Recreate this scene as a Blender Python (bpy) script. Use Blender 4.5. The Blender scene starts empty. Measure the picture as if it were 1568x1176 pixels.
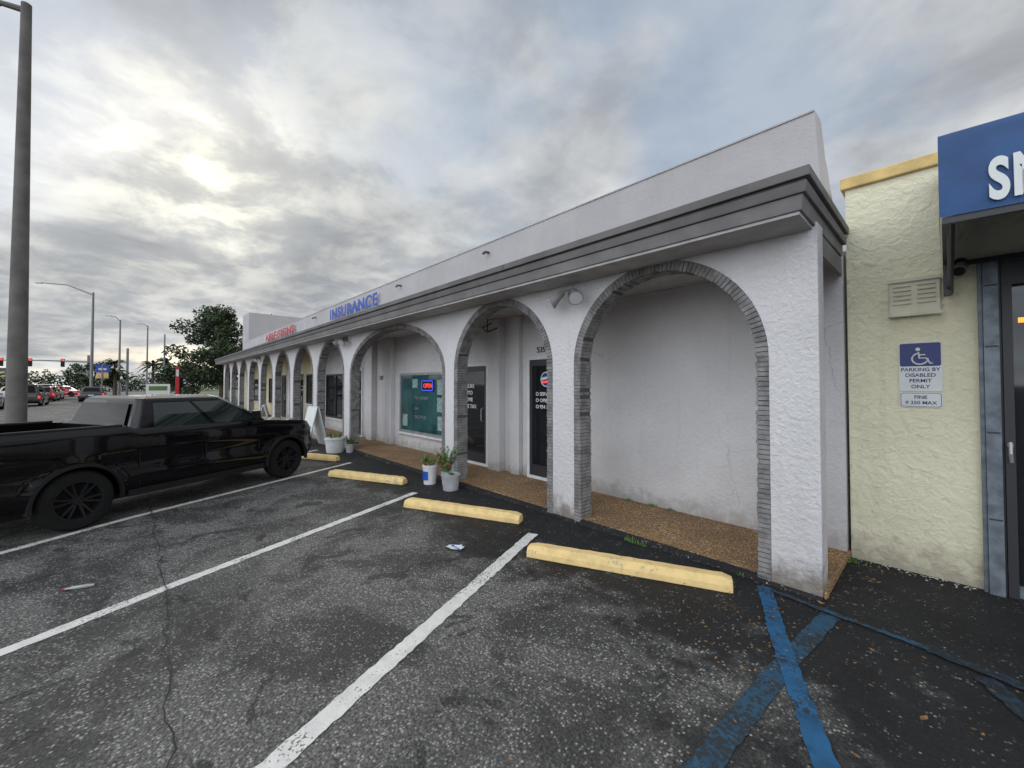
import bpy, bmesh, math, random
from mathutils import Vector, Matrix
random.seed(7)
R=random.Random(11)
scene=bpy.context.scene
COL=scene.collection
# ---------------------------------------------------------------- materials
def newmat(name):
    m=bpy.data.materials.new(name); m.use_nodes=True
    nt=m.node_tree; b=nt.nodes['Principled BSDF']
    return m,nt,b
def N(nt,t,**kw):
    n=nt.nodes.new(t)
    for k,v in kw.items(): setattr(n,k,v)
    return n
def pos(nt,scale=None):
    g=N(nt,'ShaderNodeNewGeometry'); return g.outputs['Position']
def noise(nt,vec,scale,detail=4,rough=.55,dist=0):
    n=N(nt,'ShaderNodeTexNoise'); n.inputs['Scale'].default_value=scale
    n.inputs['Detail'].default_value=detail; n.inputs['Roughness'].default_value=rough
    n.inputs['Distortion'].default_value=dist
    nt.links.new(vec,n.inputs['Vector']); return n.outputs['Fac']
def mrange(nt,v,a,b,c=0.,d=1.):
    n=N(nt,'ShaderNodeMapRange'); n.inputs[1].default_value=a;n.inputs[2].default_value=b
    n.inputs[3].default_value=c;n.inputs[4].default_value=d
    n.interpolation_type='SMOOTHSTEP'
    nt.links.new(v,n.inputs[0]); return n.outputs[0]
def mix(nt,f,a,b):
    n=N(nt,'ShaderNodeMix',data_type='RGBA')
    def s(i,v):
        if isinstance(v,(tuple,list)): n.inputs[i].default_value=(v[0],v[1],v[2],1)
        elif isinstance(v,(int,float)): n.inputs[i].default_value=v
        else: nt.links.new(v,n.inputs[i])
    s(0,f);s(6,a);s(7,b); return n.outputs[2]
def math_(nt,op,a,b=0.,c=None):
    n=N(nt,'ShaderNodeMath',operation=op)
    for i,v in enumerate((a,b) if c is None else (a,b,c)):
        if isinstance(v,(int,float)): n.inputs[i].default_value=v
        else: nt.links.new(v,n.inputs[i])
    return n.outputs[0]
def bump(nt,b,h,strength=.3,dist=.01):
    n=N(nt,'ShaderNodeBump'); n.inputs['Strength'].default_value=strength
    n.inputs['Distance'].default_value=dist
    nt.links.new(h,n.inputs['Height']); nt.links.new(n.outputs[0],b.inputs['Normal'])
def simple(name,col,rough=.6,metal=0.,var=.15,scale=6.,bmp=0.,bscale=60,emis=None,spec=None,coat=0):
    m,nt,b=newmat(name)
    if var>0 or bmp: p=pos(nt)
    if var>0:
        f=mrange(nt,noise(nt,p,scale,3),.3,.7)
        c2=tuple(max(0,c*(1-var)) for c in col); c1=tuple(min(1,c*(1+var*.6)) for c in col)
        nt.links.new(mix(nt,f,c2,c1),b.inputs['Base Color'])
    else: b.inputs['Base Color'].default_value=(*col,1)
    b.inputs['Roughness'].default_value=rough; b.inputs['Metallic'].default_value=metal
    if spec is not None: b.inputs['Specular IOR Level'].default_value=spec
    if coat: b.inputs['Coat Weight'].default_value=coat; b.inputs['Coat Roughness'].default_value=.035
    if bmp: bump(nt,b,noise(nt,p,bscale,2),bmp,.01)
    if emis: b.inputs['Emission Color'].default_value=(*emis[0],1); b.inputs['Emission Strength'].default_value=emis[1]
    return m
def stucco(name,col,bscale=22,bstr=.55,crack=.3,grime=.5,stain=.10):
    m,nt,b=newmat(name); p=pos(nt)
    big=mrange(nt,noise(nt,p,.9,4,.6),.35,.7)
    c=mix(nt,big,tuple(x*(1-stain) for x in col),col)
    mp=N(nt,'ShaderNodeMapping'); mp.inputs['Scale'].default_value=(7,7,.5); nt.links.new(p,mp.inputs[0])
    st=mrange(nt,noise(nt,mp.outputs[0],1.2,3),.54,.8,0,.18)
    c=mix(nt,st,c,tuple(x*.62 for x in col))
    sx=N(nt,'ShaderNodeSeparateXYZ'); nt.links.new(p,sx.inputs[0])
    if grime:
        zz=math_(nt,'ADD',sx.outputs[2],math_(nt,'MULTIPLY',noise(nt,p,7,4,.65),-.6))
        g=mrange(nt,zz,-.28,.04,grime,0.)
        c=mix(nt,g,c,(.17,.14,.11))
        g2=mrange(nt,zz,-.1,.75,.14,0.)
        c=mix(nt,g2,c,(.25,.21,.17))
    hh=noise(nt,p,bscale,4,.6,.4)
    h=math_(nt,'ADD',mrange(nt,hh,.3,.75),math_(nt,'MULTIPLY',noise(nt,p,bscale*5,2),.35))
    if crack:
        ds=N(nt,'ShaderNodeVectorMath',operation='ADD'); nn=N(nt,'ShaderNodeTexNoise'); nn.inputs['Scale'].default_value=2.2; nn.inputs['Detail'].default_value=4
        nt.links.new(p,nn.inputs['Vector']); sc=N(nt,'ShaderNodeVectorMath',operation='SCALE'); sc.inputs[3].default_value=.5
        nt.links.new(nn.outputs['Color'],sc.inputs[0]); nt.links.new(p,ds.inputs[0]); nt.links.new(sc.outputs[0],ds.inputs[1])
        v=N(nt,'ShaderNodeTexVoronoi',feature='DISTANCE_TO_EDGE'); v.inputs['Scale'].default_value=.85; nt.links.new(ds.outputs[0],v.inputs['Vector'])
        ck=mrange(nt,v.outputs['Distance'],.0,.006,1,0)
        ckm=math_(nt,'MULTIPLY',math_(nt,'MULTIPLY',ck,mrange(nt,noise(nt,p,1.1,1),.5,.6)),crack)
        c=mix(nt,ckm,c,tuple(x*.4 for x in col))
    c=mix(nt,mrange(nt,hh,.30,.44,.18,0),c,tuple(x*.55 for x in col))
    nt.links.new(c,b.inputs['Base Color']); b.inputs['Roughness'].default_value=.85
    b.inputs['Specular IOR Level'].default_value=.25
    bump(nt,b,h,bstr,.012)
    return m
M={}
M['white']=stucco('stucco_white',(.70,.675,.68),22,.6,.2,.85,.12)
M['inner']=stucco('stucco_inner',(.69,.67,.67),26,.4,.5,.5,.12)
M['cream']=stucco('stucco_cream',(.74,.66,.43),26,.4,0,.3)
M['parapet']=stucco('stucco_parapet',(.52,.50,.50),30,.2,0,0,.12)
M['yellow']=stucco('stucco_yellow',(.83,.78,.57),13,.75,.3,.6)
M['coping']=simple('coping_yellow',(.74,.52,.20),.7,var=.2,bmp=.3)
M['trimgrey']=simple('trim_grey',(.235,.225,.22),.85,var=.35,scale=9,bmp=.6)
M['trimdark']=simple('trim_groove',(.09,.087,.085),.9)
M['seam']=simple('seam_dark',(.022,.022,.022),.9)
M['fascia']=simple('fascia_grey',(.135,.125,.123),.6,var=.2,scale=3,bmp=.15,bscale=25)
M['fascia2']=simple('fascia_grey_light',(.19,.178,.175),.6,var=.2,scale=3,bmp=.15,bscale=25)
M['soffit']=simple('soffit_paint',(.45,.43,.42),.8)
M['glass']=simple('dark_glass',(.012,.014,.016),.04,var=0,spec=.6)
M['tealglass']=simple('teal_glass',(.022,.082,.086),.05,var=.6,scale=1.5,spec=.7)
M['alum']=simple('aluminium',(.42,.42,.43),.4,.6)
M['darkframe']=simple('dark_frame',(.03,.03,.035),.45,var=0)
M['whitepaint']=simple('white_paint',(.68,.68,.68),.5,var=.08)
M['galv']=simple('galvanised_steel',(.17,.20,.23),.5,.3,var=.35,scale=10)
M['black']=simple('black_plastic',(.012,.012,.013),.6,var=0,spec=.3)
M['carblack']=simple('black_car_paint',(.003,.003,.004),.4,var=0,coat=.75,spec=.05)
M['tyre']=simple('tyre_rubber',(.016,.016,.016),.9,bmp=.3,spec=.2)
M['rim']=simple('rim_black',(.02,.02,.022),.3,.3,var=0)
M['autoglass']=simple('auto_glass',(.004,.005,.006),.02,spec=.14,var=0)
M['red']=simple('red_lens',(.5,.01,.01),.2,emis=((1,.05,.03),1.2),var=0)
M['lens']=simple('clear_lens',(.6,.6,.62),.1,var=0)
M['blueletter']=simple('blue_letter',(.015,.08,.46),.4,var=.1)
M['redletter']=simple('red_letter',(.50,.02,.035),.4,var=.1)
M['awning']=simple('blue_awning_fabric',(.025,.08,.22),.65,var=.25,scale=3,bmp=.15,bscale=200)
M['signblue']=simple('sign_blue',(.015,.03,.16),.4,var=0)
M['signwhite']=simple('sign_white',(.70,.72,.70),.4,var=.05)
M['beige']=simple('beige_plastic',(.62,.58,.44),.5,var=.1)
M['leafmat']=simple('dry_leaf',(.28,.16,.06),.8,var=.5,scale=30)
M['concrete']=simple('pole_concrete',(.15,.137,.128),.85,var=.25,scale=2,bmp=.3)
M['steelpole']=simple('pole_steel',(.22,.22,.22),.5,.3)
M['bark']=simple('bark',(.10,.08,.06),.9,var=.4,bmp=.6,bscale=12)
M['leaf1']=simple('foliage_dark',(.030,.050,.018),.7,var=.5,scale=.7)
M['leaf2']=simple('foliage_light',(.07,.10,.035),.7,var=.4,scale=.9)
M['grass']=simple('grass',(.06,.10,.03),.9,var=.5,scale=3,bmp=.5)
M['pot']=simple('pot_grey',(.42,.42,.44),.6,var=.2)
M['lampgrey']=simple('lamp_housing',(.26,.25,.25),.6,var=.2)
M['flower']=simple('flower_red',(.45,.04,.06),.6)
M['soil']=simple('soil',(.06,.04,.025),.95)
M['ltgreen']=simple('plant_green',(.12,.22,.05),.6,var=.4,scale=20)

def paintmat(name,col,under,wear=.5,dirt=.3,scale=55,feather=.07):
    m,nt,b=newmat(name); p=pos(nt)
    f=noise(nt,p,scale,4,.7); g=noise(nt,p,3,4)
    h=math_(nt,'ADD',f,math_(nt,'MULTIPLY',math_(nt,'SUBTRACT',g,.5),.7))
    w=mrange(nt,h,wear,wear+feather)
    c=mix(nt,mrange(nt,noise(nt,p,9,5),.35,.75,0,dirt),col,tuple(x*.45 for x in col))
    c=mix(nt,w,c,under)
    nt.links.new(c,b.inputs['Base Color']); b.inputs['Roughness'].default_value=.8
    b.inputs['Specular IOR Level'].default_value=.3
    bump(nt,b,noise(nt,p,120,2),.5,.006)
    return m
M['line']=paintmat('line_paint_white',(.72,.71,.68),(.13,.13,.12),.58,.35)
M['blueline']=paintmat('line_paint_blue',(.025,.12,.26),(.03,.04,.05),.545,.7)
M['bluefaint']=paintmat('line_paint_blue_worn',(.03,.09,.155),(.03,.038,.045),.475,.6,35)
M['bluegone']=paintmat('line_paint_blue_faded',(.026,.055,.085),(.022,.024,.028),.42,.6,35)
M['stop']=paintmat('wheel_stop_yellow',(.86,.63,.28),(.50,.42,.30),.62,.35,18)
# asphalt
m,nt,b=newmat('asphalt'); p=pos(nt); M['asphalt']=m
sx=N(nt,'ShaderNodeSeparateXYZ'); nt.links.new(p,sx.inputs[0])
n1=noise(nt,p,1.0,6,.70,.5)
patch=mrange(nt,n1,.42,.56)
nz=math_(nt,'SUBTRACT',noise(nt,p,1.3,5,.7),.5)
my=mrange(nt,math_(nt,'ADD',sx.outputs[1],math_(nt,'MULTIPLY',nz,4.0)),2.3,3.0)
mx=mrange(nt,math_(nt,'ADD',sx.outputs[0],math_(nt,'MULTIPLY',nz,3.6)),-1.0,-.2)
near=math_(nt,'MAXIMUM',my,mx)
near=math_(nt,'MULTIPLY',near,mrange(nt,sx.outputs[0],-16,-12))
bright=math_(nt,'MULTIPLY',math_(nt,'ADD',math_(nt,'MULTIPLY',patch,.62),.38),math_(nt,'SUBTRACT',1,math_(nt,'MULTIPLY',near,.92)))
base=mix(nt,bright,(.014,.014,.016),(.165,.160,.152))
fine=noise(nt,p,60,3,.7)
base=mix(nt,mrange(nt,fine,.40,.60,.6,0),base,(.014,.014,.015))
v=N(nt,'ShaderNodeTexVoronoi'); v.inputs['Scale'].default_value=66; nt.links.new(p,v.inputs['Vector'])
sc=N(nt,'ShaderNodeSeparateColor'); nt.links.new(v.outputs['Color'],sc.inputs[0])
thr=math_(nt,'ADD',sc.outputs[0],math_(nt,'MULTIPLY',bright,.62))
thr=math_(nt,'ADD',thr,math_(nt,'MULTIPLY',math_(nt,'SUBTRACT',noise(nt,p,7,4,.7),.5),1.5))
spk=mrange(nt,thr,.90,1.2)
spk=math_(nt,'MULTIPLY',spk,mrange(nt,v.outputs['Distance'],.25,.62,.95,0))
stone=mix(nt,sc.outputs[1],(.15,.147,.138),(.46,.45,.42))
c=mix(nt,spk,base,stone)
sp_=mrange(nt,noise(nt,p,2.6,5,.65,.8),.60,.635,0,.62)
c=mix(nt,sp_,c,(.017,.017,.018))
c=mix(nt,mrange(nt,noise(nt,p,.6,3,.5,.3),.52,.66,0,.35),c,(.02,.02,.021))
ds=N(nt,'ShaderNodeVectorMath',operation='ADD'); nn=N(nt,'ShaderNodeTexNoise'); nn.inputs['Scale'].default_value=1.6; nn.inputs['Detail'].default_value=5
nt.links.new(p,nn.inputs['Vector']); s3=N(nt,'ShaderNodeVectorMath',operation='SCALE'); s3.inputs[3].default_value=.8
nt.links.new(nn.outputs['Color'],s3.inputs[0]); nt.links.new(p,ds.inputs[0]); nt.links.new(s3.outputs[0],ds.inputs[1])
v2=N(nt,'ShaderNodeTexVoronoi',feature='DISTANCE_TO_EDGE'); v2.inputs['Scale'].default_value=.5; nt.links.new(ds.outputs[0],v2.inputs['Vector'])
ck=math_(nt,'MULTIPLY',mrange(nt,v2.outputs['Distance'],0,.005,1,0),mrange(nt,noise(nt,p,.7,1),.50,.58))
c=mix(nt,math_(nt,'MULTIPLY',ck,.55),c,(.012,.012,.012))
nt.links.new(c,b.inputs['Base Color'])
nt.links.new(mrange(nt,bright,0,1,.68,.9),b.inputs['Roughness'])
b.inputs['Specular IOR Level'].default_value=.25
h=math_(nt,'ADD',math_(nt,'MULTIPLY',math_(nt,'SUBTRACT',1,v.outputs['Distance']),.7),fine)
bump(nt,b,h,.9,.009)
# pebble walk
m,nt,b=newmat('pebble_walk'); p=pos(nt); M['pebble']=m
v=N(nt,'ShaderNodeTexVoronoi'); v.inputs['Scale'].default_value=75; nt.links.new(p,v.inputs['Vector'])
sc=N(nt,'ShaderNodeSeparateColor'); nt.links.new(v.outputs['Color'],sc.inputs[0])
c=mix(nt,sc.outputs[0],(.15,.07,.022),(.56,.33,.14))
c=mix(nt,mrange(nt,sc.outputs[1],.85,.9),c,(.65,.52,.34))
c=mix(nt,mrange(nt,v.outputs['Distance'],.45,.7,0,.75),c,(.07,.038,.018))
c=mix(nt,mrange(nt,noise(nt,p,2,4),.35,.7,.40,0),c,(.09,.055,.03))
nt.links.new(c,b.inputs['Base Color']); b.inputs['Roughness'].default_value=.7
bump(nt,b,math_(nt,'SUBTRACT',1,v.outputs['Distance']),.6,.006)

# ---------------------------------------------------------------- mesh helpers
class MB:
    def __init__(s): s.v=[];s.f=[];s.m=[];s.mats=[]
    def mi(s,k):
        if k not in s.mats: s.mats.append(k)
        return s.mats.index(k)
    def face(s,pts,k):
        n=len(s.v); s.v+= [tuple(p) for p in pts]; s.f.append(tuple(range(n,n+len(pts)))); s.m.append(s.mi(k))
    def box(s,x0,x1,y0,y1,z0,z1,k):
        s.hexa([(x0,y0,z0),(x1,y0,z0),(x1,y1,z0),(x0,y1,z0),(x0,y0,z1),(x1,y0,z1),(x1,y1,z1),(x0,y1,z1)],k)
    def hexa(s,p,k):
        n=len(s.v); s.v+=[tuple(q) for q in p]; i=s.mi(k)
        for f in ((0,3,2,1),(4,5,6,7),(0,1,5,4),(1,2,6,5),(2,3,7,6),(3,0,4,7)):
            s.f.append(tuple(n+a for a in f)); s.m.append(i)
    def tube(s,pts,rad,k,n=10,cap=True):
        rings=[]; i=s.mi(k)
        for j,p in enumerate(pts):
            p=Vector(p); a=Vector(pts[max(0,j-1)]); c=Vector(pts[min(len(pts)-1,j+1)])
            d=(c-a).normalized(); up=Vector((0,0,1)) if abs(d.z)<.9 else Vector((1,0,0))
            u=d.cross(up).normalized(); w=d.cross(u).normalized(); r=rad[j] if isinstance(rad,(list,tuple)) else rad
            base=len(s.v)
            for q in range(n):
                an=2*math.pi*q/n; s.v.append(tuple(p+u*math.cos(an)*r+w*math.sin(an)*r))
            rings.append(base)
        for j in range(len(rings)-1):
            for q in range(n):
                s.f.append((rings[j]+q,rings[j]+(q+1)%n,rings[j+1]+(q+1)%n,rings[j+1]+q)); s.m.append(i)
        if cap:
            s.f.append(tuple(rings[0]+q for q in range(n))); s.m.append(i)
            s.f.append(tuple(rings[-1]+q for q in reversed(range(n)))); s.m.append(i)
    def prism(s,prof,x0,x1,k,axis='x'):
        def P(x,a,b): return (x,a,b) if axis=='x' else ((a,x,b) if axis=='y' else (a,b,x))
        n=len(prof)
        s.face([P(x0,a,b_) for a,b_ in prof],k); s.face([P(x1,a,b_) for a,b_ in reversed(prof)],k)
        for i in range(n):
            a=prof[i];c=prof[(i+1)%n]
            s.face([P(x0,*a),P(x1,*a),P(x1,*c),P(x0,*c)],k)
    def build(s,name,parent=None,bevel=0,smooth=False,loc=None,rotz=0,merge=True,seg=2):
        me=bpy.data.meshes.new(name); me.from_pydata(s.v,[],s.f)
        for k in s.mats: me.materials.append(M[k])
        me.polygons.foreach_set('material_index',s.m)
        bm=bmesh.new(); bm.from_mesh(me)
        if merge: bmesh.ops.remove_doubles(bm,verts=bm.verts,dist=.0004)
        bmesh.ops.recalc_face_normals(bm,faces=bm.faces)
        bm.to_mesh(me); bm.free()
        o=bpy.data.objects.new(name,me); COL.objects.link(o)
        if smooth:
            me.polygons.foreach_set('use_smooth',[True]*len(me.polygons))
            try: me.set_sharp_from_angle(angle=math.radians(38))
            except Exception: pass
        if bevel:
            b=o.modifiers.new('bevel','BEVEL'); b.width=bevel; b.segments=seg; b.limit_method='ANGLE'; b.angle_limit=math.radians(35)
        if loc: o.location=loc
        o.rotation_euler=(0,0,rotz)
        if parent: o.parent=parent
        return o
def empty(name,loc=(0,0,0),rotz=0):
    e=bpy.data.objects.new(name,None); e.location=loc; e.rotation_euler=(0,0,rotz); COL.objects.link(e); e.empty_display_size=.3
    return e
def text(name,s,size,loc,rot,mat,parent=None,extrude=.01,sx=1,offset=0,align='LEFT',space=1):
    cu=bpy.data.curves.new(name,'FONT'); cu.body=s; cu.size=size; cu.extrude=extrude; cu.offset=offset; cu.align_x=align; cu.space_character=space
    o=bpy.data.objects.new(name+'_tmp',cu); COL.objects.link(o)
    dg=bpy.context.evaluated_depsgraph_get(); me=bpy.data.meshes.new_from_object(o.evaluated_get(dg))
    bpy.data.objects.remove(o)
    me.materials.clear(); me.materials.append(M[mat])
    o=bpy.data.objects.new(name,me); COL.objects.link(o); o.location=loc; o.rotation_euler=rot; o.scale=(sx,1,1)
    if parent: o.parent=parent
    return o

# ---------------------------------------------------------------- ground
g=MB(); S=600
g.face([(-S,-S,0),(S,-S,0),(S,S,0),(-S,S,0)],'asphalt'); g.build('ground')
g=MB(); g.face([(-400,-40,.004),(-30,-40,.004),(-30,-22,.004),(-400,-22,.004)],'grass')
g.face([(-400,6,.004),(-36,6,.004),(-36,60,.004),(-400,60,.004)],'grass'); g.build('grass_verge')

def strip(mb,pts,w,k,z=.004,jit=.006,step=.04):
    L=[]
    for i in range(len(pts)-1):
        a=Vector(pts[i]);c=Vector(pts[i+1]); n=max(1,int((c-a).length/step))
        for j in range(n): L.append(a.lerp(c,j/n))
    L.append(Vector(pts[-1])); prev=None
    for i,p in enumerate(L):
        d=(L[min(i+1,len(L)-1)]-L[max(i-1,0)]).normalized(); nrm=Vector((-d.y,d.x))
        a=p+nrm*(w/2+R.uniform(-jit,jit)); b_=p-nrm*(w/2+R.uniform(-jit,jit))
        if prev: mb.face([(prev[0].x,prev[0].y,z),(prev[1].x,prev[1].y,z),(b_.x,b_.y,z),(a.x,a.y,z)],k)
        prev=(a,b_)
mk=MB()
strip(mk,[(-3.21,3.30),(-2.06,.45),(-1.0,-2.2)],.12,'line')
strip(mk,[(-5.66,3.18),(-4.43,.16),(-3.78,-1.3),(-3.0,-3.2)],.105,'line')
strip(mk,[(-8.75,3.36),(-7.08,-.03),(-6.35,-1.2),(-5.4,-3.1)],.10,'line')
strip(mk,[(-11.0,3.36),(-8.6,-1.8)],.10,'line')
for k in range(6): 
    x=-13.6-2.7*k; strip(mk,[(x,3.3),(x+2.1,-1.8)],.10,'line',step=.2)
mk.build('parking_line_marking')
mk=MB()
strip(mk,[(-1.06,3.86),(-.74,3.05),(-.36,2.2),(.9,-.6)],.105,'blueline',z=.008,jit=.006)
strip(mk,[(-.60,3.74),(-.70,2.8),(-.76,1.8),(-.84,.2)],.115,'bluefaint',z=.004)
strip(mk,[(-1.0,3.82),(-.62,3.77),(-.1,3.72)],.05,'bluefaint',z=.012,jit=.010)
strip(mk,[(-.1,3.72),(.35,3.64),(2.5,3.5)],.09,'bluegone',z=.012,jit=.012)
strip(mk,[(.12,3.60),(1.6,1.0)],.10,'bluegone',z=.008,jit=.012)
mk.build('disabled_bay_marking')
mk=MB(); pts=[]
x=2.
while x>-30: pts.append((x,.14+R.uniform(-.025,.025)+.03*math.sin(x))); x-=.12
strip(mk,pts,.009,'seam',z=.0165,jit=.004,step=.05)
mk.build('asphalt_joint')

# wheel stops
def stop(x0,y0,x1,y1):
    L=math.hypot(x1-x0,y1-y0); a=math.atan2(y1-y0,x1-x0)
    mb=MB(); n=24; prof=[(0,0),(.0,.055),(.028,.115),(.12,.118),(.15,.06),(.15,0)]
    prev=None
    for i in range(n+1):
        u=L*i/n; e=min(i,n-i)
        ring=[]
        for (py,pz) in prof:
            jz=R.uniform(-.003,.003) if pz>0 else 0
            ring.append((u, .075+(py-.075)*(1 if e else .93)+R.uniform(-.002,.002), max(0,pz*(1 if e else .8)+jz)))
        if prev:
            for q in range(len(prof)): mb.face([prev[q],ring[q],ring[(q+1)%6],prev[(q+1)%6]],'stop')
        else: mb.face(ring,'stop')
        prev=ring
    mb.face(list(reversed(prev)),'stop')
    mb.build('wheel_stop',loc=(x0,y0,.002),rotz=a,bevel=.008)
stop(-2.82,2.80,-1.19,3.54); stop(-5.10,2.68,-3.53,3.38); stop(-7.74,2.55,-6.22,3.25); stop(-10.35,2.55,-9.1,3.16)
for k in range(4): stop(-13.2-2.7*k,2.5,-11.7-2.7*k,3.15)

# ---------------------------------------------------------------- arcade building
B=empty('arcade_building')
YF=3.95;YB=4.16;YW=5.10;XR=-.68;XL=-31.6;ZT=3.0;ZS=1.93
arches=[(-1.127,-3.036),(-3.583,-5.63),(-6.10,-10.3),(-10.87,-12.9),(-13.45,-15.5),(-16.05,-18.1),(-18.65,-20.7),(-21.25,-23.3),(-23.85,-25.9),(-26.45,-28.5),(-29.05,-31.1)]
BW=.10
w=MB()
xs=[(XR,0.0)]
for (xr,xl) in arches:
    cx=(xr+xl)/2;a=(xr-xl)/2+BW; r=.95+BW; n=40
    xs.append((cx+a,0.0))
    for i in range(n+1):
        an=math.pi*i/n; xs.append((cx+a*math.cos(an),ZS+r*math.sin(an)))
    xs.append((cx-a,0.0))
xs.append((XL,0.0))
for i in range(len(xs)-1):
    (xa,za),(xb,zb)=xs[i],xs[i+1]
    if abs(xa-xb)>1e-6:
        for y in (YF,YB): w.face([(xa,y,za),(xb,y,zb),(xb,y,ZT),(xa,y,ZT)],'white')
        w.face([(xa,YF,za),(xb,YF,zb),(xb,YB,zb),(xa,YB,za)],'trimdark' if za>1 else 'white')
    else:
        z0,z1=min(za,zb),max(za,zb)
        w.face([(xa,YF,z0),(xa,YF,z1),(xa,YB,z1),(xa,YB,z0)],'trimdark')
w.face([(XR,YF,0),(XR,YF,ZT),(XR,YB,ZT),(XR,YB,0)],'white')
w.face([(XL,YF,0),(XL,YF,ZT),(XL,YB,ZT),(XL,YB,0)],'white')
w.build('arch_wall',B)
t=MB()
for ai,(xr,xl) in enumerate(arches):
    cx=(xr+xl)/2;a=(xr-xl)/2; r=.95
    path=[(cx+a,z*.02) for z in range(0,int(ZS/.02))]
    nn_=int((math.pi*(a+r)/2)/.02)
    for i in range(nn_+1):
        an=math.pi*i/nn_; path.append((cx+a*math.cos(an),ZS+r*math.sin(an)))
    path+= [(cx-a,z*.02) for z in range(int(ZS/.02)-1,-1,-1)]
    step=.042 if ai<4 else .09
    acc=0; pts=[path[0]]
    for i in range(1,len(path)):
        p0=Vector(path[i-1]);p1=Vector(path[i]); d=(p1-p0).length
        while acc+d>=step:
            p0=p0.lerp(p1,(step-acc)/d); pts.append(tuple(p0)); d=(p1-p0).length; acc=0
            if d<1e-6: break
        acc+=d
    def nrm(i):
        p0=Vector(pts[max(0,i-1)]);p1=Vector(pts[min(len(pts)-1,i+1)]); d=(p1-p0).normalized(); return Vector((d.y,-d.x))
    for i in range(len(pts)-1):
        p0=Vector(pts[i]);p1=Vector(pts[i+1]);n0=nrm(i);n1=nrm(i+1)
        if ZS-.02>p0.y: n0=Vector((1 if p0.x>cx else -1,0))
        if ZS-.02>p1.y: n1=Vector((1 if p1.x>cx else -1,0))
        def H(pa,pb,na,nb,i0,o0,ya,yb,k):
            q=[pa+na*i0,pb+nb*i0,pb+nb*o0,pa+na*o0]
            t.hexa([(v_.x,ya,v_.y) for v_ in q]+[(v_.x,yb,v_.y) for v_ in q],k)
        H(p0,p1,n0,n1,.008,BW-.001,YF+.007,YB-.007,'trimdark')
        e=.06+R.uniform(0,.09); j=R.uniform(-.006,.003)
        if R.random()<.08: j+=.012
        H(p0.lerp(p1,e),p0.lerp(p1,1-e*.6),n0,n1,j,BW-.002,YF-.003+R.uniform(-.003,.003),YB+.004,'trimgrey')
t.build('arch_trim',B,merge=False)
k=MB(); k.box(XL,XR+.02,YF+.03,YW+.1,0,.06,'pebble'); k.build('walkway_slab',B,bevel=.01)
k=MB(); k.prism([(YF-.02,.0),(YF+.03,0),(YF+.03,.055),(YF+.0,.03)],XL,XR+.0,'asphalt'); k.build('walk_edge',B)
k=MB()
def fasc(o0,o1,z0,z1,kk,tilt=0):
    k.hexa([(XL,3.5-o0+tilt,z0),(XR+o0-tilt,3.5-o0+tilt,z0),(XR+o1-.0,5.14,z0),(XL,5.14,z0),
            (XL,3.5-o0,z1),(XR+o0,3.5-o0,z1),(XR+o1,5.14,z1),(XL,5.14,z1)],kk)
fasc(.05,.05,3.185,3.26,'fascia')
fasc(.02,.02,3.165,3.1845,'trimdark')
fasc(.03,.03,3.085,3.1645,'fascia',.012)
fasc(.0,.0,2.97,3.0845,'fascia2',.015)
k.build('canopy_fascia',B,bevel=.006)
k=MB()
for x_ in (-3.9,-7.6,-11.3,-15,-18.7): k.box(x_-.003,x_+.003,3.447,3.452,3.188,3.256,'seam')
k.build('fascia_joints',B)
k=MB(); k.box(XL+.01,XR-.03,3.53,YW,2.945,2.969,'soffit'); k.build('canopy_soffit',B)
k=MB(); k.box(-.72,XR-.005,YB,YW,2.78,2.944,'fascia2'); k.build('canopy_side_beam',B)
k=MB(); k.box(-16.4,XR+.0,YW,YW+.2,0,3.0,'inner'); k.box(XL,-16.4,YW,YW+.2,0,3.0,'cream')
k.build('back_wall',B)
k=MB(); n=60; top=[]
for i in range(n+1):
    x=-.885-(XL*-1-.885)*i/n; top.append((x,4.54+R.uniform(-.008,.008)))
for i in range(n):
    (xa,za),(xb,zb)=top[i],top[i+1]; xa0=-.80 if i==0 else xa
    k.face([(xa0,YW+.01,3.0),(xb,YW+.01,3.0),(xb,YW+.01,zb),(xa,YW+.01,za)],'parapet')
    k.face([(xa,YW+.01,za),(xb,YW+.01,zb),(xb,YW+.2,zb),(xa,YW+.2,za)],'parapet')
ez=[(-.885,-.87,4.54),(-.878,-.855,4.35),(-.868,-.84,4.15),(-.862,-.82,4.0),(-.85,-.80,3.8),(-.835,-.775,3.6),(-.825,-.75,3.4),(-.81,-.735,3.2),(-.80,-.72,3.0)]
for (a,b_,z),(c,d,z2) in zip(ez,ez[1:]):
    k.face([(a,YW+.01,z),(b_+.0,YW+.24,z-.02),(d,YW+.24,z2-.02),(c,YW+.01,z2)],'parapet')
k.build('parapet_wall',B)
k=MB(); k.hexa([(XL,YW-.004,4.528),(-.887,YW-.004,4.538),(-.875,YW+.21,4.53),(XL,YW+.21,4.53),(XL,YW-.004,4.55),(-.887,YW-.004,4.556),(-.875,YW+.21,4.546),(XL,YW+.21,4.546)],'parapet'); k.build('parapet_cap',B)
k=MB()
for x_ in (-6.2,-9.9,-17): k.tube([(x_,YW+.02,4.34),(x_,YW-.10,4.33),(x_,YW-.14,4.28)],.025,'trimdark',8)
k.build('roof_spouts',B)
k=MB(); k.box(-33,-31.0,5.17,11,0,6.4,'parapet'); k.box(XL-.2,XR,YW+.3,14,0,3.1,'parapet'); k.build('rear_block',B,bevel=.02)
k=MB()
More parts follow.
